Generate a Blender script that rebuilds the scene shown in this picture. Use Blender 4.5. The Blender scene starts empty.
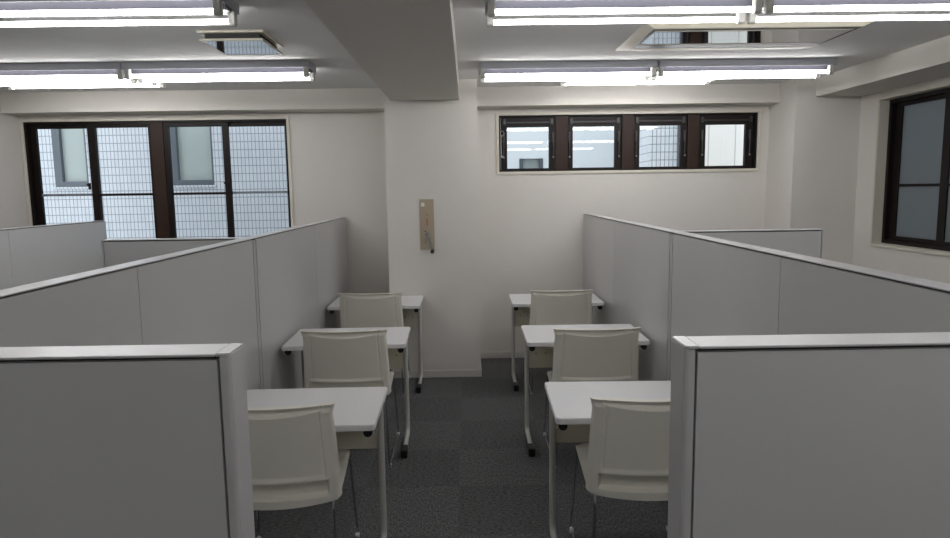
import bpy, bmesh, math, random
from mathutils import Vector, Matrix
random.seed(4)
PI = math.pi
C = bpy.context.scene.collection

# ------------------------------------------------------------------ materials
def rgb(r, g, b):
    f = lambda c: ((c/255+0.055)/1.055)**2.4 if c/255 > 0.04045 else c/255/12.92
    return (f(r), f(g), f(b), 1)

def mat(name, col, rough=0.5, metal=0.0, spec=0.5, noise=0.0, nscale=60, bump=0.0, bscale=200, trans=0.0):
    m = bpy.data.materials.new(name); m.use_nodes = True
    nt = m.node_tree; b = nt.nodes['Principled BSDF']
    b.inputs['Base Color'].default_value = col
    b.inputs['Roughness'].default_value = rough
    b.inputs['Metallic'].default_value = metal
    b.inputs['Specular IOR Level'].default_value = spec
    tc = nt.nodes.new('ShaderNodeTexCoord')
    n = nt.nodes.new('ShaderNodeTexNoise'); n.inputs['Scale'].default_value = nscale; n.inputs['Detail'].default_value = 4
    nt.links.new(tc.outputs['Object'], n.inputs['Vector'])
    mx = nt.nodes.new('ShaderNodeMix'); mx.data_type = 'RGBA'
    k = noise
    mx.inputs[6].default_value = tuple(c*(1-k) for c in col[:3]) + (1,)
    mx.inputs[7].default_value = tuple(min(1, c*(1+k)) for c in col[:3]) + (1,)
    nt.links.new(n.outputs['Fac'], mx.inputs[0]); nt.links.new(mx.outputs[2], b.inputs['Base Color'])
    if bump:
        n2 = nt.nodes.new('ShaderNodeTexNoise'); n2.inputs['Scale'].default_value = bscale; n2.inputs['Detail'].default_value = 3
        nt.links.new(tc.outputs['Object'], n2.inputs['Vector'])
        bp = nt.nodes.new('ShaderNodeBump'); bp.inputs['Strength'].default_value = bump; bp.inputs['Distance'].default_value = 0.002
        nt.links.new(n2.outputs['Fac'], bp.inputs['Height']); nt.links.new(bp.outputs[0], b.inputs['Normal'])
    return m

def emit(name, col, s):
    m = bpy.data.materials.new(name); m.use_nodes = True; nt = m.node_tree
    nt.nodes.clear(); o = nt.nodes.new('ShaderNodeOutputMaterial'); e = nt.nodes.new('ShaderNodeEmission')
    e.inputs[0].default_value = col; e.inputs[1].default_value = s; nt.links.new(e.outputs[0], o.inputs[0])
    return m

def glass(name, tint, rough=0.0, wire=False):
    """thin window pane: clear transmission plus a fresnel mirror reflection"""
    m = bpy.data.materials.new(name); m.use_nodes = True; nt = m.node_tree
    nt.nodes.clear(); N = nt.nodes.new; L = nt.links.new
    o = N('ShaderNodeOutputMaterial'); t = N('ShaderNodeBsdfTransparent'); g = N('ShaderNodeBsdfGlossy')
    t.inputs[0].default_value = tint; g.inputs['Roughness'].default_value = rough
    f = N('ShaderNodeFresnel'); f.inputs[0].default_value = 1.42
    mx = N('ShaderNodeMixShader'); L(f.outputs[0], mx.inputs[0]); L(t.outputs[0], mx.inputs[1]); L(g.outputs[0], mx.inputs[2])
    L(mx.outputs[0], o.inputs[0])
    if wire:
        tc = N('ShaderNodeTexCoord'); sp = N('ShaderNodeSeparateXYZ'); L(tc.outputs['Object'], sp.inputs[0])
        outs = []
        for op in ('ADD', 'SUBTRACT'):
            a = N('ShaderNodeMath'); a.operation = op; L(sp.outputs[wire[0]], a.inputs[0]); L(sp.outputs[2], a.inputs[1])
            s = N('ShaderNodeMath'); s.operation = 'PINGPONG'; L(a.outputs[0], s.inputs[0]); s.inputs[1].default_value = 0.011
            c = N('ShaderNodeMath'); c.operation = 'LESS_THAN'; L(s.outputs[0], c.inputs[0]); c.inputs[1].default_value = 0.0009
            outs.append(c)
        mm = N('ShaderNodeMath'); mm.operation = 'MAXIMUM'; L(outs[0].outputs[0], mm.inputs[0]); L(outs[1].outputs[0], mm.inputs[1])
        d = N('ShaderNodeBsdfDiffuse'); d.inputs[0].default_value = rgb(150, 155, 160)
        q = N('ShaderNodeMath'); q.operation = 'MULTIPLY'; q.inputs[1].default_value = 0.14; L(mm.outputs[0], q.inputs[0])
        m2 = N('ShaderNodeMixShader'); L(q.outputs[0], m2.inputs[0]); L(mx.outputs[0], m2.inputs[1]); L(d.outputs[0], m2.inputs[2])
        L(m2.outputs[0], o.inputs[0])
    return m

def brick(name, c1, c2, mortar, bw, rh, axes, ms=0.012, rough=0.35, offset=0.0):
    m = bpy.data.materials.new(name); m.use_nodes = True; nt = m.node_tree; N = nt.nodes.new; L = nt.links.new
    b = nt.nodes['Principled BSDF']; b.inputs['Roughness'].default_value = rough
    tc = N('ShaderNodeTexCoord'); sp = N('ShaderNodeSeparateXYZ'); cb = N('ShaderNodeCombineXYZ')
    L(tc.outputs['Object'], sp.inputs[0])
    L(sp.outputs[axes[0]], cb.inputs[0]); L(sp.outputs[axes[1]], cb.inputs[1])
    k = N('ShaderNodeTexBrick'); k.offset = offset; k.squash = 1
    k.inputs['Scale'].default_value = 1; k.inputs['Brick Width'].default_value = bw; k.inputs['Row Height'].default_value = rh
    k.inputs['Mortar Size'].default_value = ms; k.inputs['Mortar Smooth'].default_value = 0.1
    k.inputs['Color1'].default_value = c1; k.inputs['Color2'].default_value = c2; k.inputs['Mortar'].default_value = mortar
    L(cb.outputs[0], k.inputs['Vector']); L(k.outputs['Color'], b.inputs['Base Color'])
    return m

def carpet_mat():
    m = bpy.data.materials.new('carpet_tiles'); m.use_nodes = True; nt = m.node_tree; N = nt.nodes.new; L = nt.links.new
    b = nt.nodes['Principled BSDF']; b.inputs['Roughness'].default_value = 0.95; b.inputs['Specular IOR Level'].default_value = 0.15
    tc = N('ShaderNodeTexCoord')
    ch = N('ShaderNodeTexChecker'); ch.inputs['Scale'].default_value = 2.0
    mp = N('ShaderNodeMapping'); mp.inputs['Location'].default_value = (0.07, 0.16, 0.3)
    L(tc.outputs['Object'], mp.inputs[0]); L(mp.outputs[0], ch.inputs['Vector'])
    def stretched(sc):
        q = N('ShaderNodeMapping'); q.inputs['Scale'].default_value = sc; L(tc.outputs['Object'], q.inputs[0])
        n = N('ShaderNodeTexNoise'); n.inputs['Scale'].default_value = 1; n.inputs['Detail'].default_value = 5; n.inputs['Roughness'].default_value = 0.8
        L(q.outputs[0], n.inputs['Vector']); return n
    na = stretched((50, 150, 100)); nb = stretched((150, 50, 100))
    mix = N('ShaderNodeMix'); mix.data_type = 'FLOAT'
    L(ch.outputs['Fac'], mix.inputs[0]); L(na.outputs['Fac'], mix.inputs[2]); L(nb.outputs['Fac'], mix.inputs[3])
    r = N('ShaderNodeValToRGB'); r.color_ramp.elements[0].position = 0.36; r.color_ramp.elements[1].position = 0.66
    r.color_ramp.elements[0].color = rgb(44, 44, 45); r.color_ramp.elements[1].color = rgb(132, 132, 132)
    L(mix.outputs[0], r.inputs[0])
    # tiles laid quarter-turned look slightly lighter
    m2 = N('ShaderNodeMix'); m2.data_type = 'RGBA'; m2.blend_type = 'MULTIPLY'; m2.inputs[0].default_value = 1
    rr = N('ShaderNodeMapRange'); rr.inputs[3].default_value = 0.86; rr.inputs[4].default_value = 1.0
    L(ch.outputs['Fac'], rr.inputs[0]); L(r.outputs[0], m2.inputs[6]); L(rr.outputs[0], m2.inputs[7])
    L(m2.outputs[2], b.inputs['Base Color'])
    bp = N('ShaderNodeBump'); bp.inputs['Strength'].default_value = 0.6; bp.inputs['Distance'].default_value = 0.004
    L(mix.outputs[0], bp.inputs['Height']); L(bp.outputs[0], b.inputs['Normal'])
    return m

M = dict(
    wall=mat('wallpaper_white', rgb(219, 215, 209), 0.8, spec=0.2, noise=0.02, nscale=12, bump=0.25, bscale=260),
    ceil=mat('ceiling_board', rgb(226, 226, 224), 0.9, spec=0.15, noise=0.05, nscale=150, bump=0.4, bscale=120),
    beam=mat('beam_wallpaper', rgb(221, 217, 210), 0.8, spec=0.2, noise=0.02, nscale=12, bump=0.25, bscale=260),
    base=mat('baseboard_vinyl', rgb(208, 205, 198), 0.5),
    trim=mat('ivory_trim', rgb(214, 209, 196), 0.5),
    carpet=carpet_mat(),
    panel=mat('partition_steel', rgb(205, 205, 204), 0.30, spec=0.5, noise=0.01, bump=0.05, bscale=500),
    rail=mat('partition_rail', rgb(200, 199, 199), 0.30, spec=0.6),
    groove=mat('dark_groove', rgb(52, 50, 50), 0.6),
    top=mat('desk_white', rgb(228, 228, 228), 0.38, spec=0.5),
    edge=mat('desk_edge', rgb(205, 205, 203), 0.45),
    leg=mat('desk_leg_paint', rgb(196, 195, 190), 0.35, spec=0.5),
    ivory=mat('modesty_ivory', rgb(205, 200, 180), 0.5),
    black=mat('black_plastic', rgb(18, 18, 18), 0.4),
    chair=mat('chair_plastic', rgb(232, 229, 217), 0.4, spec=0.4),
    chrome=mat('chrome', rgb(190, 195, 200), 0.15, metal=1.0),
    glide=mat('glide_plastic', rgb(200, 200, 198), 0.3),
    frame=mat('bronze_window_frame', rgb(24, 18, 16), 0.5, spec=0.25),
    frame2=mat('brown_window_mullion', rgb(52, 37, 30), 0.5, spec=0.25),
    iron=mat('dark_window_fitting', rgb(60, 58, 58), 0.4, metal=0.3),
    steel=mat('satin_fitting', rgb(170, 170, 168), 0.3, metal=0.8),
    hood=mat('fixture_hood', rgb(168, 170, 177), 0.4),
    body=mat('fixture_enamel', rgb(76, 76, 84), 0.4),
    sock=mat('lamp_holder', rgb(196, 195, 188), 0.45),
    tube=emit('fluorescent_tube', (1.0, 0.985, 0.985, 1), 18.0),
    bezel=mat('unit_bezel', rgb(220, 214, 196), 0.45),
    gloss=mat('polished_metal_panel', rgb(196, 198, 200), 0.035, metal=1.0),
    plate=mat('beige_plate', rgb(176, 163, 142), 0.45, metal=0.3),
    red=mat('red_print', rgb(180, 60, 45), 0.5),
    white=mat('white_print', rgb(225, 220, 210), 0.5),
    glass=glass('clear_glass', (0.93, 0.95, 0.96, 1)),
    wired=glass('wired_glass', (0.93, 0.95, 0.96, 1), wire=(0,)),
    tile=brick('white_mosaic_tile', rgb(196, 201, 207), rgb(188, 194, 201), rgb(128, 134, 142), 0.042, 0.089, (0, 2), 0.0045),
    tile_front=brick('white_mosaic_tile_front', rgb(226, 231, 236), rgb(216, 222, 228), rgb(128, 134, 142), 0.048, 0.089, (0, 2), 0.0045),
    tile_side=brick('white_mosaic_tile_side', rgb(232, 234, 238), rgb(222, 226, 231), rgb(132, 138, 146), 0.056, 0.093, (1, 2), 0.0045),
    siding=brick('cream_siding', rgb(244, 241, 236), rgb(240, 238, 233), rgb(190, 187, 182), 0.30, 3.0, (0, 2), 0.006),
    render_=mat('pale_render', rgb(226, 231, 233), 0.8, noise=0.02, nscale=3),
    palebar=mat('pale_grey_bar', rgb(134, 143, 152), 0.4),
    nframe=mat('grey_alu_frame', rgb(80, 88, 96), 0.4),
    nglass=mat('neighbour_frosted_pane', rgb(158, 168, 166), 0.25),
    sidewall=mat('grey_render', rgb(178, 180, 182), 0.9, noise=0.05, nscale=4),
    ground=mat('concrete', rgb(120, 120, 118), 0.9, noise=0.1, nscale=8),
)
def frosted():
    m = bpy.data.materials.new('frosted_wired_glass'); m.use_nodes = True; nt = m.node_tree; nt.nodes.clear(); N = nt.nodes.new; L = nt.links.new
    o = N('ShaderNodeOutputMaterial'); t = N('ShaderNodeBsdfTranslucent'); t.inputs[0].default_value = rgb(190, 198, 202)
    g = N('ShaderNodeBsdfGlossy'); g.inputs['Roughness'].default_value = 0.35; g.inputs[0].default_value = (1, 1, 1, 1)
    d = N('ShaderNodeBsdfDiffuse'); d.inputs[0].default_value = rgb(120, 126, 130)
    tc = N('ShaderNodeTexCoord'); sp = N('ShaderNodeSeparateXYZ'); L(tc.outputs['Object'], sp.inputs[0])
    a = N('ShaderNodeMath'); a.operation = 'ADD'; L(sp.outputs[1], a.inputs[0]); L(sp.outputs[2], a.inputs[1])
    s = N('ShaderNodeMath'); s.operation = 'PINGPONG'; L(a.outputs[0], s.inputs[0]); s.inputs[1].default_value = 0.012
    mr = N('ShaderNodeMapRange'); mr.inputs[1].default_value = 0; mr.inputs[2].default_value = 0.012; mr.inputs[3].default_value = 0.35; mr.inputs[4].default_value = 0.6
    L(s.outputs[0], mr.inputs[0])
    m1 = N('ShaderNodeMixShader'); L(mr.outputs[0], m1.inputs[0]); L(t.outputs[0], m1.inputs[1]); L(d.outputs[0], m1.inputs[2])
    m2 = N('ShaderNodeMixShader'); m2.inputs[0].default_value = 0.06; L(m1.outputs[0], m2.inputs[1]); L(g.outputs[0], m2.inputs[2])
    L(m2.outputs[0], o.inputs[0]); return m
M['frost'] = frosted()

# ------------------------------------------------------------------ mesh helpers
def box(bm, x0, x1, y0, y1, z0, z1, bev=0.0, seg=2):
    x0, x1 = sorted((x0, x1)); y0, y1 = sorted((y0, y1)); z0, z1 = sorted((z0, z1))
    t = bmesh.new(); bmesh.ops.create_cube(t, size=1)
    for v in t.verts:
        v.co = Vector(((x0+x1)/2+v.co.x*(x1-x0), (y0+y1)/2+v.co.y*(y1-y0), (z0+z1)/2+v.co.z*(z1-z0)))
    if bev: bmesh.ops.bevel(t, geom=t.edges[:]+t.verts[:], offset=bev, segments=seg, affect='EDGES', profile=0.5)
    merge(bm, t)
    return bm

def merge(bm, t):
    me = bpy.data.meshes.new('t'); t.to_mesh(me); t.free(); bm.from_mesh(me); bpy.data.meshes.remove(me)

def tube(bm, pts, r, seg=12, caps=True, flat=1.0):
    pts = [Vector(p) for p in pts]; rings = []
    rs = r if isinstance(r, (list, tuple)) else [r]*len(pts)
    prev = None
    for i, p in enumerate(pts):
        a = pts[max(0, i-1)]; b = pts[min(len(pts)-1, i+1)]
        d = (b-a).normalized()
        if prev is None:
            up = Vector((1, 0, 0)) if abs(d.x) < 0.9 else Vector((0, 0, 1))
            n = d.cross(up).normalized()
        else:
            n = (prev - d*prev.dot(d)).normalized()
        prev = n; q = d.cross(n)
        rings.append([bm.verts.new(p+(n*math.cos(2*PI*k/seg)+q*math.sin(2*PI*k/seg)*flat)*rs[i]) for k in range(seg)])
    for a, b in zip(rings, rings[1:]):
        for k in range(seg): bm.faces.new((a[k], a[(k+1) % seg], b[(k+1) % seg], b[k]))
    if caps: bm.faces.new(rings[0][::-1]); bm.faces.new(rings[-1])
    return bm

def arc(p0, corner, p1, n=6):
    p0, c, p1 = Vector(p0), Vector(corner), Vector(p1)
    return [((1-t)**2)*p0+2*t*(1-t)*c+t*t*p1 for t in [i/n for i in range(n+1)]]

def prism(bm, prof, axis, a, b, bev=0.0):
    """extrude a closed 2D profile along an axis (profile in the two other axes)"""
    t = bmesh.new()
    def P(u, v, w):
        return {'x': (w, u, v), 'y': (u, w, v), 'z': (u, v, w)}[axis]
    A = [t.verts.new(P(u, v, a)) for u, v in prof]; B = [t.verts.new(P(u, v, b)) for u, v in prof]
    n = len(prof); t.faces.new(A); t.faces.new(B[::-1])
    for i in range(n): t.faces.new((A[i], B[i], B[(i+1) % n], A[(i+1) % n]))
    bmesh.ops.recalc_face_normals(t, faces=t.faces[:])
    if bev:
        bmesh.ops.bevel(t, geom=[e for e in t.edges if e.calc_face_angle(0) > 0.6], offset=bev, segments=2, affect='EDGES')
    merge(bm, t); return bm

def rrect(hx, hy, r, n=6):
    out = []
    for cx, cy, a0 in ((hx-r, hy-r, 0), (-hx+r, hy-r, 90), (-hx+r, -hy+r, 180), (hx-r, -hy+r, 270)):
        for k in range(n+1):
            a = math.radians(a0+90*k/n); out.append((cx+r*math.cos(a), cy+r*math.sin(a)))
    return out

def obj(name, bm, m, parent=None, smooth=False, loc=None, wn=True):
    bmesh.ops.recalc_face_normals(bm, faces=bm.faces[:])
    me = bpy.data.meshes.new(name); bm.to_mesh(me); bm.free()
    o = bpy.data.objects.new(name, me); C.objects.link(o)
    me.materials.append(m)
    if smooth:
        me.shade_smooth()
        try: me.set_sharp_from_angle(angle=math.radians(38))
        except Exception: pass
        if wn:
            w_ = o.modifiers.new('weighted', 'WEIGHTED_NORMAL'); w_.keep_sharp = True
    if parent: o.parent = parent
    if loc: o.location = loc
    return o

def B(name, dims, m, parent=None, bev=0.0, smooth=False):
    return obj(name, box(bmesh.new(), *dims, bev=bev), m, parent, smooth or bev > 0)

def thing(name, label, cat, loc=(0, 0, 0), rotz=0, group=None):
    o = bpy.data.objects.new(name, None); C.objects.link(o); o.empty_display_size = 0.1
    o.location = loc; o.rotation_euler = (0, 0, rotz); o['label'] = label; o['category'] = cat
    if group: o['group'] = group
    return o

def struct(o): o['kind'] = 'structure'; return o
def sempty(name):
    o = bpy.data.objects.new(name, None); C.objects.link(o); return struct(o)

def dup(root, loc, rotz, label, group=None):
    r = root.copy(); C.objects.link(r); r.location = loc; r.rotation_euler = (0, 0, rotz); r['label'] = label
    if group: r['group'] = group
    for ch in list(root.children):
        c = ch.copy(); C.objects.link(c); c.parent = r
        for g in ch.children:
            d = g.copy(); C.objects.link(d); d.parent = c
    return r

# ------------------------------------------------------------------ camera
H = 1.5672; F = 658.89; pitch, yaw, roll = .1206, .0095, .0138
r_ = Vector((math.cos(yaw), -math.sin(yaw), 0)); h_ = Vector((math.sin(yaw), math.cos(yaw), 0)); z_ = Vector((0, 0, 1))
fw = h_*math.cos(pitch)-z_*math.sin(pitch); up = h_*math.sin(pitch)+z_*math.cos(pitch)
R2 = r_*math.cos(roll)-up*math.sin(roll); U2 = r_*math.sin(roll)+up*math.cos(roll)
cam = bpy.data.cameras.new('camera'); co = bpy.data.objects.new('camera', cam); C.objects.link(co)
cam.sensor_width = 36; cam.lens = F/950*36; cam.clip_start = 0.05
mw = Matrix((R2, U2, -fw)).transposed().to_4x4(); mw.translation = (0, 0, H); co.matrix_world = mw
bpy.context.scene.camera = co

# ------------------------------------------------------------------ room shell
YW = 6.004; ZC = 2.437; XL = -3.972; XR = 3.255; YB = -8.0
XP = 2.713; YP = 5.524                        # pillar at the right
CX0, CX1, CY = -0.658, 0.088, 5.401           # central column
struct(B('floor', (XL-.1, XR+.1, YB-.1, YW+.1, -.1, 0), M['carpet']))
struct(B('ceiling', (XL-.1, XR+.1, YB-.1, YW+.1, ZC, ZC+.1), M['ceil']))
LW = (-3.935, -1.60, .95, 2.215)              # left window opening
SW = (.285, 2.62, 1.715, 2.222)               # strip window opening
bm = bmesh.new()
for d in ((XL-.1, LW[0], 0, ZC), (LW[0], LW[1], 0, LW[2]), (LW[0], LW[1], LW[3], ZC), (LW[1], SW[0], 0, ZC),
          (SW[0], SW[1], 0, SW[2]), (SW[0], SW[1], SW[3], ZC), (SW[1], XR+.1, 0, ZC)):
    box(bm, d[0], d[1], YW, YW+.14, d[2], d[3])
struct(obj('wall_back', bm, M['wall']))
struct(B('wall_left', (XL-.1, XL, YB-.1, YW, 0, ZC), M['wall']))
RW = (2.7, 5.262, 1.090, 2.222)               # right window opening y0 y1 z0 z1
bm = bmesh.new()
box(bm, XR, XR+.14, YB-.1, RW[0], 0, ZC); box(bm, XR, XR+.14, RW[1], YW, 0, ZC)
box(bm, XR, XR+.14, RW[0], RW[1], 0, RW[2]); box(bm, XR, XR+.14, RW[0], RW[1], RW[3], ZC)
struct(obj('wall_right', bm, M['wall']))
struct(B('wall_front', (XL, XR, YB-.1, YB, 0, ZC), M['wall']))
# column, pillar, beams, bulkheads
def st(name, dims, m='wall'):
    return struct(B(name, dims, M[m]))
st('trim_1', (CX0, CX1, CY, YW, 0, ZC)).name = 'trim_column'
st('trim_pillar', (XP, XR, YP, YW, 0, ZC))
st('trim_beam_centre', (-.607, -.057, YB, CY, 2.281, ZC), 'beam')
st('trim_beam_right', (2.879, XR, YB, YP, 2.283, ZC), 'beam')
st('trim_bulkhead_left', (XL, CX0, 5.79, YW, 2.268, ZC), 'beam')
st('trim_bulkhead_right', (CX1, XP, 5.802, YW, 2.277, ZC), 'beam')
for i, n in enumerate(('trim_column', 'trim_pillar', 'trim_beam_centre', 'trim_beam_right', 'trim_bulkhead_left', 'trim_bulkhead_right')):
    bpy.data.objects[n].name = 'trim_%d' % (i+1)
# baseboards
bm = bmesh.new(); h = .06; t = .008
box(bm, CX1+t, XP, YW-t, YW, 0, h, .002); box(bm, XL+t, CX0-t, YW-t, YW, 0, h, .002)
struct(obj('baseboard_back', bm, M['base']))
bm = bmesh.new()
box(bm, CX0-t, CX1+t, CY-t, CY, 0, h, .002); box(bm, CX1, CX1+t, CY, YW-t, 0, h, .002); box(bm, CX0-t, CX0, CY, YW-t, 0, h, .002)
struct(obj('baseboard_column', bm, M['base']))
bm = bmesh.new(); box(bm, XR-t, XR, YB, YP, 0, h, .002); box(bm, XP-t, XR-t, YP-t, YP, 0, h, .002); box(bm, XP-t, XP, YP, YW-t, 0, h, .002)
struct(obj('baseboard_right', bm, M['base']))
bm = bmesh.new(); box(bm, XL, XL+t, YB, YW, 0, h, .002); struct(obj('baseboard_left', bm, M['base']))

# ------------------------------------------------------------------ window 1: sliding pair, left
def ring(bm, x0, x1, z0, z1, y0, y1, w, wb=None, wt=None, wr=None, bev=.002):
    wb = w if wb is None else wb; wt = w if wt is None else wt; wr = w if wr is None else wr
    box(bm, x0, x0+w, y0, y1, z0, z1, bev); box(bm, x1-wr, x1, y0, y1, z0, z1, bev)
    box(bm, x0+w, x1-wr, y0, y1, z0, z0+wb, bev); box(bm, x0+w, x1-wr, y0, y1, z1-wt, z1, bev)
    return bm
w1 = sempty('window_1')
obj('trim', ring(bmesh.new(), -3.962, -1.578, LW[2]-.025, LW[3]+.022, 5.992, YW+.05, .026), M['trim'], w1, True)
bm = ring(bmesh.new(), LW[0], LW[1], LW[2], LW[3], 6.005, 6.10, .022, wt=.022)
obj('frame', bm, M['frame'], w1, True)
B('mullion', (-2.82, -2.709, 6.004, 6.10, LW[2]+.02, LW[3]-.02), M['frame2'], w1, .003)
zt = LW[3]-.024; zb = LW[2]+.024
def sash(parent, x0, x1, y, wl, wr, bar, barm, back):
    s = obj('sash', ring(bmesh.new(), x0, x1, zb, zt, y, y+.03, wl, wb=.05, wt=.036, wr=wr), M['frame'], parent, True)
    B('glass_pane', (x0+wl, x1-wr, y+.012, y+.018, zb+.05, zt-.036), M['glass'], s)
    B('crossbar', (x0+wl, x1-wr, y+.002, y+.028, bar-.011, bar+.011), M[barm], s, .002)
    return s
sash(w1, -3.915, -3.33, 6.048, .057, .045, 1.565, 'palebar', 1)
s2 = sash(w1, -3.382, -2.822, 6.010, .066, .02, 1.562, 'frame', 0)
sash(w1, -2.706, -2.13, 6.010, .046, .056, 1.562, 'frame', 0)
sash(w1, -2.20, -1.622, 6.048, .055, .014, 1.565, 'palebar', 1)
for x in (-3.395, -2.17):
    bm = bmesh.new(); box(bm, x-.012, x+.012, 6.000, 6.012, 1.61, 1.67, .004); tube(bm, [(x, 6.0, 1.64), (x-.02, 5.995, 1.66)], .006)
    obj('crescent_lock', bm, M['frame'], w1, True)

# ------------------------------------------------------------------ window 2: strip of four awning windows
w2 = sempty('window_2')
obj('trim', ring(bmesh.new(), .262, 2.648, SW[2]-.022, SW[3]+.02, 5.992, YW+.045, .026), M['trim'], w2, True)
obj('frame', ring(bmesh.new(), SW[0], SW[1], SW[2], SW[3], 6.02, 6.13, .018), M['frame'], w2, True)
panes = [(a*1.007, b*1.007) for a, b in ((.361, .737), (.952, 1.329), (1.553, 1.922), (2.147, 2.507))]
for a, b in ((.80, .91), (1.40, 1.505), (1.992, 2.094)):
    B('mullion', (a, b, 6.018, 6.12, SW[2]+.016, SW[3]-.016), M['frame2'], w2, .003)
edges = [.303, .80, .91, 1.40, 1.505, 1.992, 2.094, 2.602]
for i, (a, b) in enumerate(panes):
    x0, x1 = edges[2*i]+.004, edges[2*i+1]-.004
    z0, z1 = SW[2]+.018, SW[3]-.020
    s = obj('sash', ring(bmesh.new(), x0, x1, z0, z1, 6.045, 6.085, a-x0, wb=1.748-z0, wt=z1-2.117, wr=x1-b), M['frame'], w2, True)
    B('glass_pane', (a, b, 6.062, 6.068, 1.748, 2.117), M['wired'], s)
    B('head_bar', (x0+.02, x1-.02, 6.035, 6.046, 2.150, 2.162), M['iron'], s, .002)
    for x in (x0+.030, x1-.030):
        B('hinge', (x-.013, x+.013, 6.028, 6.05, 2.138, 2.188), M['iron'], s, .003)
    for k, x in enumerate((a-.032, b+.036)):
        bm = bmesh.new(); tube(bm, [(x, 6.034, 1.84), (x, 6.03, 1.95), (x, 6.034, 2.06)], .0065, 8); box(bm, x-.009, x+.009, 6.028, 6.046, 1.98, 2.07, .002)
        obj('stay_arm', bm, M['iron'], s, True)
        bm = bmesh.new(); bmesh.ops.create_uvsphere(bm, u_segments=12, v_segments=8, radius=.008); bmesh.ops.translate(bm, verts=bm.verts, vec=(x, 6.026, 1.845))
        obj('knob', bm, M['steel'], s, True)
bm = bmesh.new()
tube(bm, [(.318+.016*math.cos(t), 6.018, 2.06+.022*math.sin(t)) for t in [i*2*PI/16 for i in range(17)]], .0028, 8)
tube(bm, [(.310, 6.018, 2.04), (.308, 6.016, 1.95), (.312, 6.018, 1.86)], .0028, 8); box(bm, .305, .327, 6.012, 6.024, 1.845, 1.862, .002)
obj('pull_cord', bm, M['steel'], w2, True)

# ------------------------------------------------------------------ window 3: right wall, frosted
w3 = sempty('window_3')
bm = bmesh.new()
y0, y1, z0, z1 = RW
for d in ((y0-.02, y0, z0-.02, z1+.02), (y1, y1+.02, z0-.02, z1+.02), (y0, y1, z0-.02, z0), (y0, y1, z1, z1+.02)):
    box(bm, XR-.012, XR+.002, d[0], d[1], d[2], d[3], .002)
box(bm, XR-.010, 3.33, y1-.005, y1-.0005, z0+.001, z1-.001); box(bm, XR-.010, 3.33, y0+.0005, y1-.005, z1-.005, z1-.0005); box(bm, XR-.010, 3.33, y0+.0005, y1-.005, z0+.0005, z0+.005)
obj('trim', bm, M['trim'], w3, True)
def ringx(bm, ya, yb, za, zb_, xa, xb, w, wt=None):
    wt = w if wt is None else wt
    box(bm, xa, xb, ya, ya+w, za, zb_, .002); box(bm, xa, xb, yb-w, yb, za, zb_, .002)
    box(bm, xa, xb, ya+w, yb-w, za, za+wt, .002); box(bm, xa, xb, ya+w, yb-w, zb_-wt, zb_, .002); return bm
obj('frame', ringx(bmesh.new(), y0, y1, z0, z1, 3.325, 3.395, .035), M['frame'], w3, True)
for ya, yb, x in ((4.60, 5.225, 3.36), (4.02, 4.65, 3.33), (3.42, 4.05, 3.36), (2.74, 3.45, 3.33)):
    s = obj('sash', ringx(bmesh.new(), ya, yb, z0+.036, z1-.036, x, x+.028, .075, .03), M['frame'], w3, True)
    B('glass_pane', (x+.011, x+.017, ya+.075, yb-.075, z0+.066, z1-.066), M['frost'], s)
    B('crossbar', (x+.002, x+.026, ya+.075, yb-.075, 1.543, 1.562), M['frame'], s, .002)

# ------------------------------------------------------------------ outside
struct(B('ground', (-9, 9, YW+.14, 14, -1.2, -1.0), M['ground'])).name = 'floor_outside'
nb = thing('neighbour_building', 'white tiled building close outside the wide sliding windows on the left', 'building', (-4, 7.6, 0))
def wl(name, dims, m, parent, bev=0):
    o = B(name, tuple(dims), m, None, bev); o.parent = parent; o.matrix_parent_inverse = Matrix.Translation(-Vector(parent.location)); return o
wins = [(-4.68, -4.30), (-3.37, -2.88)]
bm = bmesh.new()
xs = [-8.5, -4.68, -4.30, -3.37, -2.88, -.2]
for i in range(5):
    if i in (1, 3):
        box(bm, xs[i], xs[i+1], 7.6, 7.8, -1, 1.655); box(bm, xs[i], xs[i+1], 7.6, 7.8, 2.75, 3.6)
    else: box(bm, xs[i], xs[i+1], 7.6, 7.8, -1, 3.6)
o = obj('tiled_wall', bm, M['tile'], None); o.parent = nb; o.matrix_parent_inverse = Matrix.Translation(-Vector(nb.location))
for a, b in wins:
    o = obj('window', ring(bmesh.new(), a, b, 1.655, 2.75, 7.60, 7.68, .085, wb=.06, wr=.02), M['nframe'], None, True)
    o.parent = nb; o.matrix_parent_inverse = Matrix.Translation(-Vector(nb.location))
    g = B('pane', (a+.085, b-.02, 7.65, 7.66, 1.715, 2.70), M['nglass']); g.parent = o
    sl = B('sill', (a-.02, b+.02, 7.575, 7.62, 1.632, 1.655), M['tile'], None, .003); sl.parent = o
nb2 = thing('tiled_building_corner', 'white tiled building corner outside third pane of the narrow strip window', 'building', (2.3, 7.6, 0))
bm = bmesh.new(); box(bm, 2.09, 2.56, 7.6, 7.61, -1, 3.6)
o = obj('front_wall', bm, M['tile_front'], None); o.parent = nb2; o.matrix_parent_inverse = Matrix.Translation(-Vector(nb2.location))
bm = bmesh.new(); box(bm, 2.08, 2.09, 7.6, 9.4, -1, 3.6); box(bm, 2.09, 2.56, 7.61, 9.4, -1, 3.6)
o = obj('side_wall', bm, M['tile_side'], None); o.parent = nb2; o.matrix_parent_inverse = Matrix.Translation(-Vector(nb2.location))
bm = bmesh.new(); tube(bm, [(2.395, 7.56, -1), (2.395, 7.56, 3.5)], .012, 8)
o = obj('downpipe', bm, M['nframe'], None, True); o.parent = nb2; o.matrix_parent_inverse = Matrix.Translation(-Vector(nb2.location))
nb3 = thing('cream_building', 'cream sided building seen through rightmost pane of the narrow strip window', 'building', (4, 7.4, 0))
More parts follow.
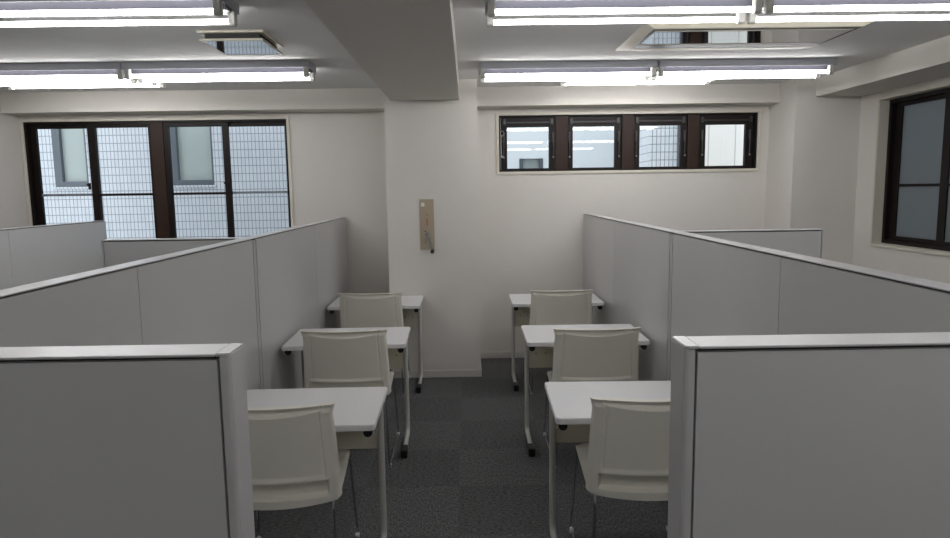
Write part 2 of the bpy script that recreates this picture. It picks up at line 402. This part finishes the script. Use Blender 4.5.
wl('siding', (2.6, 7, 7.45, 7.7, -1, 3.6), M['siding'], nb3)
nb4 = thing('pale_building', 'pale smooth building with a small window outside first strip window panes', 'building', (.8, 9.4, 0))
bm = bmesh.new(); box(bm, -.1, .735, 9.4, 9.6, -1, 3.8); box(bm, 1.07, 2.08, 9.4, 9.6, -1, 3.8); box(bm, .735, 1.07, 9.4, 9.6, -1, 1.35); box(bm, .735, 1.07, 9.4, 9.6, 1.985, 3.8)
o = obj('rendered_wall', bm, M['render_'], None); o.parent = nb4; o.matrix_parent_inverse = Matrix.Translation(-Vector(nb4.location))
bm = bmesh.new(); box(bm, .735, .79, 9.38, 9.5, 1.35, 1.985, .003); box(bm, 1.015, 1.07, 9.38, 9.5, 1.35, 1.985, .003)
o = obj('window', bm, M['nframe'], None, True); o.parent = nb4; o.matrix_parent_inverse = Matrix.Translation(-Vector(nb4.location))
g = B('pane', (.79, 1.015, 9.46, 9.47, 1.35, 1.985), M['nglass']); g.parent = o
nb5 = thing('side_building', 'shaded neighbouring wall behind the frosted window on the right', 'building', (4.2, 4, 0))
wl('wall', (4.1, 4.3, 1.5, 6.1, -1, 4.6), M['sidewall'], nb5)

# ------------------------------------------------------------------ partitions
ZT = 1.334; ZG = 1.3275; TH = .068
def screen(label, ax, fixed, a, b, seams, post_lo=True, post_hi=True, group='grey steel partition screens', joint=0, pw=.018):
    """ax 'y' runs along Y at x=fixed (centre); ax 'x' runs along X at y=fixed"""
    mid = (a+b)/2
    loc = (fixed, mid, 0) if ax == 'y' else (mid, fixed, 0)
    t = thing('partition_screen', label, 'partition', loc, 0, group)
    def D(u0, u1, v0, v1, z0, z1):          # u along, v across; local
        u0 -= mid; u1 -= mid
        return (v0, v1, u0, u1, z0, z1) if ax == 'y' else (u0, u1, v0, v1, z0, z1)
    hT = TH/2
    B('core', D(a+.012, b-.012, -hT+.012, hT-.012, .04, ZG), M['groove'], t)
    B('top_rail', D(a+(.0225 if post_lo else 0), b-(.0225 if post_hi else 0), -hT, hT, ZG+.002, ZT), M['rail'], t, .0015)
    B('bottom_rail', D(a+.01, b-.01, -hT, hT, .02, .09), M['rail'], t, .003)
    e0 = a+(pw if post_lo else .027 if joint < 0 else .002); e1 = b-(pw if post_hi else .027 if joint > 0 else .002)
    if joint < 0: B('post', D(a, a+.016, -hT+.002, hT-.002, 0, ZG-.006), M['panel'], t, .001)
    if joint > 0: B('post', D(b-.016, b, -hT+.002, hT-.002, 0, ZG-.006), M['panel'], t, .001)
    ss = [e0]+list(seams)+[e1]
    for p, q in zip(ss, ss[1:]):
        for sg in (-1, 1):
            v = (sg*(hT-.014), sg*(hT-.002))
            B('infill_panel', D(p+.0018, q-.0018, min(v), max(v), .095, ZG-.003), M['panel'], t, .0008)
    def post(u0, u1, out):
        # chamfered end post with its own top cap
        c = .005
        if out < 0: pr = [(u1, -hT), (u1, hT), (u0+c, hT), (u0, hT-c*.7), (u0, -hT+c*.7), (u0+c, -hT)]
        elif out > 0: pr = [(u0, -hT), (u0, hT), (u1-c, hT), (u1, hT-c*.7), (u1, -hT+c*.7), (u1-c, -hT)]
        else: pr = [(u0, -hT), (u0, hT), (u1, hT), (u1, -hT)]
        pr = [(u-mid, v) for u, v in pr]
        if ax == 'y': pr = [(v, u) for u, v in pr]
        p = obj('post', prism(bmesh.new(), pr, 'z', 0.0, ZG+.002, .0015), M['rail'], t, True)
        return p
    def endcap(u0, u1, out):
        c = .005
        if out < 0: pr = [(u1, -hT), (u1, hT), (u0+c, hT), (u0, hT-c*.7), (u0, -hT+c*.7), (u0+c, -hT)]
        else: pr = [(u0, -hT), (u0, hT), (u1-c, hT), (u1, hT-c*.7), (u1, -hT+c*.7), (u1-c, -hT)]
        pr = [(u-mid, v) for u, v in pr]
        if ax == 'y': pr = [(v, u) for u, v in pr]
        obj('end_cap', prism(bmesh.new(), pr, 'z', ZG+.002, ZT+.0006, .0015), M['rail'], t, True)
    if post_lo: post(a, a+pw-.002, -1); endcap(a, a+.022, -1)
    if post_hi: post(b-pw+.002, b, 1); endcap(b-.022, b, 1)
    return t
XLP = -1.101-TH/2; XRP = 1.0506+TH/2
YN = 3.40
screen('tall grey partition along the left desks, far unit reaching the window wall', 'y', XLP, YN+.0005, YW-.012, [4.745], False, False, joint=-1)
screen('tall grey partition along the left desks, near unit reaching the left frame edge', 'y', XLP, 1.012, YN-.0005, [2.188], False, False, joint=1)
screen('tall grey partition along the right desks, far unit reaching the back wall', 'y', XRP, YN+.0005, YW-.012, [4.735], False, False, joint=-1)
screen('tall grey partition along the right desks, near unit running out of frame', 'y', XRP, 1.012, YN-.0005, [2.198], False, False, joint=1)
screen('nearest grey partition end panel on the left, facing the viewer', 'x', .941+TH/2, -1.169, -.350, [], False, True, 'end panels facing the viewer')
screen('nearest grey partition end panel on the right, facing the viewer', 'x', .941+TH/2, .315, 1.118, [], True, False, 'end panels facing the viewer')
screen('short grey partition standing crosswise before the left sliding windows', 'x', 3.425, -1.885, -1.172, [], True, False, 'crosswise rear partitions', pw=.012)
screen('short grey partition standing crosswise behind the right partition row', 'x', 3.458, 1.121, 1.862, [], False, True, 'crosswise rear partitions', pw=.012)
screen('grey partition at far left, running up to the sliding windows', 'y', -3.255-TH/2, 1.94, 5.97, [2.1, 3.4, 4.70], False, False)

# ------------------------------------------------------------------ desks
DW, DD, DH = .70, .484, .70
def make_desk(loc, rot, label):
    t = thing('desk', label, 'desk', loc, rot, 'small white desks in two rows')
    obj('desktop', prism(bmesh.new(), [p if p[1] < 0 else (max(-DW/2, min(DW/2, p[0]*1.006)), p[1]) for p in rrect(DW/2, DD/2, .020)], 'z', DH-.024, DH, .003), M['top'], t, True)
    for s in (-1, 1):
        x = s*(DW/2-.030)
        bm = bmesh.new()
        pts = [(x, .17, DH-.035)]+[(x, .172, DH-.1)]+arc((x, .175, .095), (x, .176, .036), (x, .125, .032), 8)+[(x, -.13, .026)]
        tube(bm, pts, .0145, 14)
        lg = obj('leg', bm, M['leg'], t, True)
        bm = bmesh.new(); box(bm, x-.0135, x+.0135, -.195, .21, DH-.050, DH-.024, .003)
        obj('support_rail', bm, M['leg'], t, True)
        bm = bmesh.new(); tube(bm, [(x, -.215, DH-.040), (x, -.190, DH-.040)], [.017, .017], 18)
        box(bm, x-.017, x+.017, -.215, -.19, DH-.042, DH-.025, .002)
        obj('rail_plug', bm, M['black'], t, True)
        bm = bmesh.new(); box(bm, x-.019, x+.019, -.188, -.095, .0, .052, .008, 3)
        obj('foot_cap', bm, M['black'], lg, True)
        bm = bmesh.new(); tube(bm, [(x, .155, 0), (x, .155, .016)], .012, 12)
        obj('adjuster', bm, M['black'], lg, True)
        xo = x+s*.012
        bm = bmesh.new(); tube(bm, [(xo-s*.006, -.17, DH-.044), (xo+s*.006, -.175, DH-.060), (xo+s*.015, -.18, DH-.062), (xo+s*.018, -.18, DH-.045)], .004, 8)
        obj('bag_hook', bm, M['sock'], t, True)
    B('modesty_panel', (-DW/2+.046, DW/2-.046, .182, .194, .437, DH-.026), M['ivory'], t, .002)
    for x in (-.26, -.20, .20, .26):
        bm = bmesh.new(); tube(bm, [(x, .1795, .53), (x, .1835, .53)], .0045, 10)
        obj('screw', bm, M['groove'], t, True)
    return t
DESKS = [('L1', -.7138, 2.608, .0156), ('L2', -.7217, 3.895, .0253), ('L3', -.7262, 5.145, .013),
         ('R1', .6775, 2.638, -.0229), ('R2', .6762, 3.888, -.0057), ('R3', .6772, 5.1525, -.0039)]
DL = dict(L1='front white desk of the left row, partly hidden by the near partition end',
          L2='middle white desk of the left row, between front and rear desks',
          L3='rear white desk of the left row, its back edge against the column',
          R1='front white desk of the right row, partly hidden by the near partition end',
          R2='middle white desk of the right row, between front and rear desks',
          R3='rear white desk of the right row, nearest the back wall')
desk = None
for n, x, y, r in DESKS:
    if desk is None: desk = make_desk((x, y, 0), r, DL[n])
    else: dup(desk, (x, y, 0), r, DL[n])

# ------------------------------------------------------------------ chairs
def grid_shell(fb, ff, nu, nv):
    """closed shell from a back and a front surface fb(u,v), ff(u,v)"""
    bm = bmesh.new()
    A = [[bm.verts.new(fb(i/nu*2-1, j/nv)) for i in range(nu+1)] for j in range(nv+1)]
    Bv = [[bm.verts.new(ff(i/nu*2-1, j/nv)) for i in range(nu+1)] for j in range(nv+1)]
    for j in range(nv):
        for i in range(nu):
            bm.faces.new((A[j][i], A[j][i+1], A[j+1][i+1], A[j+1][i])); bm.faces.new((Bv[j][i], Bv[j+1][i], Bv[j+1][i+1], Bv[j][i+1]))
    for j in range(nv):
        bm.faces.new((A[j][0], A[j+1][0], Bv[j+1][0], Bv[j][0])); bm.faces.new((A[j][nu], Bv[j][nu], Bv[j+1][nu], A[j+1][nu]))
    for i in range(nu):
        bm.faces.new((A[0][i], Bv[0][i], Bv[0][i+1], A[0][i+1])); bm.faces.new((A[nv][i], A[nv][i+1], Bv[nv][i+1], Bv[nv][i]))
    return bm
def sstep(a, b, x):
    t = max(0, min(1, (x-a)/(b-a))); return t*t*(3-2*t)
ZB0, ZB1 = .420, .812
def back_base(u, v):
    hw = .243-.018*v-.010*(1-sstep(0, .06, v))**2+.010*sstep(.88, 1, v)
    x = u*hw
    lean = -.222-.020*v-.030*v*v-.010*sstep(.93, 1, v)
    y = lean-.042*(1-u*u)
    z = ZB0+(ZB1-ZB0)*v
    if v < .12: z += .012*(u*u)*(1-v/.12)
    return x, y, z
def relief(u, v):
    au = abs(u)
    rib = sstep(.80, .85, au)
    D_ = .026
    lo = sstep(.245, .255, v)
    d = .018+.050*max(0, 1-(au/.84)**2)
    hi_ = .973; lo_ = hi_-d
    if v > hi_+.005: panel = .011
    elif v > hi_: panel = -.003
    elif v > lo_: panel = D_*(hi_-v)/(hi_-lo_)
    else: panel = D_
    panel = panel*lo+.006*(sstep(.245, .258, v)-sstep(.27, .32, v))
    lip_b = .026*(1-sstep(.080, .115, v))
    inner = max(panel, lip_b)
    rb = D_-.014*sstep(.92, .98, v)
    r = inner*(1-rib)+rb*rib
    if .79 < au < .81 and lo > .5: r -= .004
    if au > .97: r *= 1-.5*(au-.97)/.03
    return r
def fb(u, v):
    x, y, z = back_base(u, v); return (x, y-relief(u, v), z)
def ff(u, v):
    x, y, z = back_base(u, v); return (x, y+.004+.014*sstep(.96, .985, v), z)
def seat_f(top):
    def f(u, v):
        hw = .232-.020*v-.020*(max(0, v-.90)/.10)**2
        y = -.225+.475*v
        z = .452-.010*math.sin(PI*min(1, v*1.1))*(1-u*u)-.022*(max(0, v-.82)/.18)**2-.012*abs(u)**6
        return (u*hw, y, z if top else z-.013)
    return f
def make_chair(loc, rot, label):
    t = thing('chair', label, 'chair', loc, rot, 'white plastic stacking chairs')
    obj('backrest', grid_shell(fb, ff, 80, 200), M['chair'], t, True, wn=False)
    obj('seat', grid_shell(seat_f(True), seat_f(False), 28, 28), M['chair'], t, True, wn=False)
    for s in (-1, 1):
        sc = obj('screw', tube(bmesh.new(), [(s*.214, -.2835, .515), (s*.214, -.260, .515)], .0045, 10), M['groove'], t, True)
        sc.location = (0, .031, 0)
        x0, x1 = s*.205, s*.222
        pts = [(x0, -.06, .434), (x0, -.15, .433)]+arc((x0, -.18, .430), (x0, -.215, .425), (s*.207, -.225, .38), 5)
        pts += arc((x1, -.245, .035), (x1, -.247, .008), (x1, -.22, .0075), 5)
        pts += arc((x1, .255, .0075), (x1, .282, .008), (x1, .278, .035), 5)
        pts += arc((s*.207, .225, .385), (s*.206, .215, .43), (s*.205, .17, .433), 5)+[(s*.205, .0, .434)]
        lg = obj('sled_leg', tube(bmesh.new(), pts, .0055, 10), M['chrome'], t, True)
        for y in (-.225, .262):
            obj('glide', box(bmesh.new(), x1-.009, x1+.009, y-.016, y+.016, 0, .018, .004), M['glide'], lg, True)
    return t
CH = [('L1', -.737, 2.568, .04), ('L2', -.690, 3.825, .01), ('L3', -.735, 5.125, .0),
      ('R1', .673, 2.585, -.01), ('R2', .690, 3.775, .0), ('R3', .690, 5.125, 0)]
CL = dict(L1='white plastic chair tucked under the front desk of the left row',
          L2='white plastic chair tucked under the middle desk of the left row',
          L3='white plastic chair tucked under the rear desk of the left row, near the column',
          R1='white plastic chair tucked under the front desk of the right row',
          R2='white plastic chair tucked under the middle desk of the right row',
          R3='white plastic chair tucked under the rear desk of the right row, near the back wall')
chair = None
for n, x, y, r in CH:
    if chair is None: chair = make_chair((x, y, 0), r, CL[n])
    else: dup(chair, (x, y, 0), r, CL[n])

# ------------------------------------------------------------------ ceiling lights
def make_light(loc, label, gap=.09, drop=.087, L=1.235, bodyw=.125, grp='twin tube ceiling lights'):
    t = thing('fluorescent_light', label, 'ceiling light', loc, 0, grp)
    hl = L/2
    k = drop/.087
    bm = bmesh.new(); sk = .048*k
    box(bm, -hl, hl, -bodyw, bodyw, -.008, 0, .001)
    for sg in (-1, 1):
        box(bm, -hl+.003, hl-.003, sg*bodyw, sg*(bodyw-.004), -sk, -.006, .001)
        box(bm, sg*hl, sg*(hl-.003), -bodyw, bodyw, -sk, -.006, .001)
    obj('hood', bm, M['hood'], t, True)
    prof = [(-.075, -.008), (-.075, -.020*k), (-.022, -.062*k), (.022, -.062*k), (.075, -.020*k), (.075, -.008)]
    obj('spine', prism(bmesh.new(), prof, 'x', -hl+.004, hl-.004, .002), M['body'], t, True)
    for s in (-1, 1):
        for e in (-1, 1):
            x = e*(hl-.022)
            bm = bmesh.new()
            prism(bm, [(s*gap-.019, -.02*k), (s*gap-.019, -drop-.006), (s*gap-.012, -drop-.020), (s*gap+.012, -drop-.020), (s*gap+.019, -drop-.006), (s*gap+.019, -.02*k)], 'x', x-.016, x+.016, .003)
            obj('lamp_holder', bm, M['sock'], t, True)
        bm = bmesh.new(); tube(bm, [(-hl+.040, s*gap, -drop), (hl-.040, s*gap, -drop)], .012, 16)
        obj('tube', bm, M['tube'], t, True)
    return t
RX = [.713, 1.957]; LX = [-1.668, -2.91]
rows = [(4.805, 4.655), (3.145, 3.08), (.65, .65), (-1.4, -1.4)]
lab = {(0, 0): 'twin tube ceiling light right of the beam, second row back, beside the beam',
       (0, 1): 'twin tube ceiling light, second row back, toward the right wall beam',
       (1, 0): 'twin tube ceiling light right of the beam, nearest visible row, beside the beam',
       (1, 1): 'twin tube ceiling light in the nearest visible row, cut by the right frame edge',
       (0, 2): 'twin tube ceiling light left of the beam, second row back, beside the beam',
       (0, 3): 'twin tube ceiling light in the second row back, cut by the left frame edge',
       (1, 2): 'twin tube ceiling light left of the beam, nearest visible row, cut by left edge'}
light = None
for j, (yr, yl) in enumerate(rows):
    for i, (x, y) in enumerate(((RX[0], yr), (RX[1], yr), (LX[0], yl), (LX[1], yl))):
        if i == 3 and j > 0: continue
        lb = lab.get((j, i), 'twin tube ceiling light above and behind the viewer, out of frame')
        if light is None: light = make_light((x, y, ZC), lb)
        else: dup(light, (x, y, ZC), 0, lb, 'twin tube ceiling lights' if (j, i) in lab else 'ceiling lights behind the viewer')
l2 = make_light((1.335, 5.285, ZC), 'slim twin tube ceiling light over the strip window, hard by the right bulkhead', .065, .052, 1.19, .10, 'slim lights by the window bulkheads')
dup(l2, (-2.885, 5.11, ZC), 0, 'slim twin tube ceiling light over the sliding windows, hard by the left bulkhead')

# ------------------------------------------------------------------ ceiling units
t = thing('ceiling_vent_panel', 'square ceiling vent with a dropped mirror-like panel, left of the beam', 'ceiling vent', (-1.27, 3.9, ZC))
bm = bmesh.new()
def ringz(bm, x0, x1, y0, y1, z0, z1, w):
    box(bm, x0, x1, y0, y0+w, z0, z1, .002); box(bm, x0, x1, y1-w, y1, z0, z1, .002)
    box(bm, x0, x0+w, y0+w, y1-w, z0, z1, .002); box(bm, x1-w, x1, y0+w, y1-w, z0, z1, .002); return bm
obj('ceiling_frame', ringz(bmesh.new(), -.178, .178, -.205, .205, -.012, 0, .03), M['bezel'], t, True)
B('dark_opening', (-.147, .147, -.172, .172, -.036, -.001), M['black'], t)
for x in (-.09, .09):
    for y in (-.15, .15):
        B('hanger', (x-.008, x+.008, y-.008, y+.008, -.040, -.006), M['steel'], t)
pn = obj('drop_panel', ringz(bmesh.new(), -.172, .172, -.19, .205, -.052, -.040, .012), M['bezel'], t, True)
B('mirror_face', (-.160, .160, -.178, .193, -.0505, -.044), M['gloss'], pn)

t = thing('air_conditioner', 'long ceiling cassette air conditioner with polished centre panel, right of the beam', 'air conditioner', (1.60, 4.0, ZC))
x0, x1, y0, y1 = -.64, .60, -.37, .36
bm = bmesh.new()
def frustum_ring(bm, o, i, zo, zi):
    A = [bm.verts.new((o[a], o[b], zo)) for a, b in ((0, 2), (1, 2), (1, 3), (0, 3))]
    Bq = [bm.verts.new((i[a], i[b], zi)) for a, b in ((0, 2), (1, 2), (1, 3), (0, 3))]
    for k in range(4): bm.faces.new((A[k], A[(k+1) % 4], Bq[(k+1) % 4], Bq[k]))
    return A, Bq
inn = (x0+.055, x1-.055, -.345, .20)
A, Bq = frustum_ring(bm, (x0, x1, y0, y1), inn, -.001, -.028)
frustum_ring(bm, (x0, x1, y0, y1), (x0, x1, y0, y1), -.001, 0)
obj('bezel', bm, M['bezel'], t)
B('slot_tray', (inn[0], inn[1], inn[2], inn[3], -.0285, -.001), M['black'], t)
B('centre_panel', (inn[0]+.02, inn[1]-.02, -.275, .028, -.030, -.020), M['gloss'], t, .002)
for y in (-.288, .045):
    B('louvre', (inn[0]+.02, inn[1]-.02, y-.005, y+.005, -.0305, -.022), M['bezel'], t, .002)
for y in (inn[2], inn[3]-.04):
    B('edge_strip', (inn[0], inn[1], y, y+(.012 if y < 0 else .04), -.029, -.020), M['bezel'], t, .002)
t = thing('ceiling_hatch', 'flat inspection hatch in the ceiling beside the left bulkhead', 'hatch', (-1.55, 5.32, ZC))
obj('rim', ringz(bmesh.new(), -.30, .30, -.16, .16, -.004, 0, .008), M['steel'], t, True)
B('lid', (-.292, .292, -.152, .152, -.003, -.0005), M['ceil'], t)

# ------------------------------------------------------------------ smoke vent crank on the column
t = thing('vent_crank_plate', 'beige metal plate with red writing and chrome crank handle on the column', 'control plate', (-.337, CY, 1.285))
B('plate', (-.059, .059, -.008, 0, -.207, .207), M['plate'], t, .002)
B('square_label', (-.044, -.016, -.0095, -.0075, .148, .178), M['white'], t)
# vertical red lettering: small separate strokes, one character under the other
k = 0
for zc in [.042, .027, .012, -.003]:
    bm = bmesh.new()
    box(bm, -.004, .010, -.0092, -.0078, zc+.003, zc+.0062); box(bm, -.004, .010, -.0092, -.0078, zc-.0042, zc-.001)
    box(bm, .0015, .0045, -.0092, -.0078, zc-.006, zc+.0065)
    obj('red_character', bm, M['red'], t)
bm = bmesh.new(); tube(bm, [(.003, -.0095, .080), (.003, -.0075, .080)], .005, 10); obj('red_dot', bm, M['red'], t)
for x, z in ((-.014, -.055), (-.010, -.125), (-.012, -.148)):
    obj('hole', tube(bmesh.new(), [(x, -.0095, z), (x, -.0075, z)], .005, 10), M['black'], t)
bm = bmesh.new(); tube(bm, [(.002, -.002, -.08), (.002, -.035, -.08)], .017, 16); obj('hub', bm, M['chrome'], t, True)
bm = bmesh.new(); tube(bm, [(.002, -.030, -.075), (.020, -.034, -.13), (.042, -.036, -.205)], [.011, .009, .008], 12)
arm = obj('crank_arm', bm, M['chrome'], t, True)
bm = bmesh.new(); tube(bm, [(.043, -.030, -.213), (.043, -.034, -.213), (.043, -.075, -.218), (.043, -.080, -.218)], [.011, .016, .016, .012], 16); obj('knob', bm, M['black'], arm, True)

# ------------------------------------------------------------------ world + view
w = bpy.data.worlds.new('world'); bpy.context.scene.world = w; w.use_nodes = True
bg = w.node_tree.nodes['Background']; bg.inputs[0].default_value = (0.92, 0.96, 1.0, 1); bg.inputs[1].default_value = 2.05
vs = bpy.context.scene.view_settings
vs.view_transform = 'Standard'; vs.look = 'None'; vs.gamma = 1; vs.exposure = 0.13
vs.use_curve_mapping = False
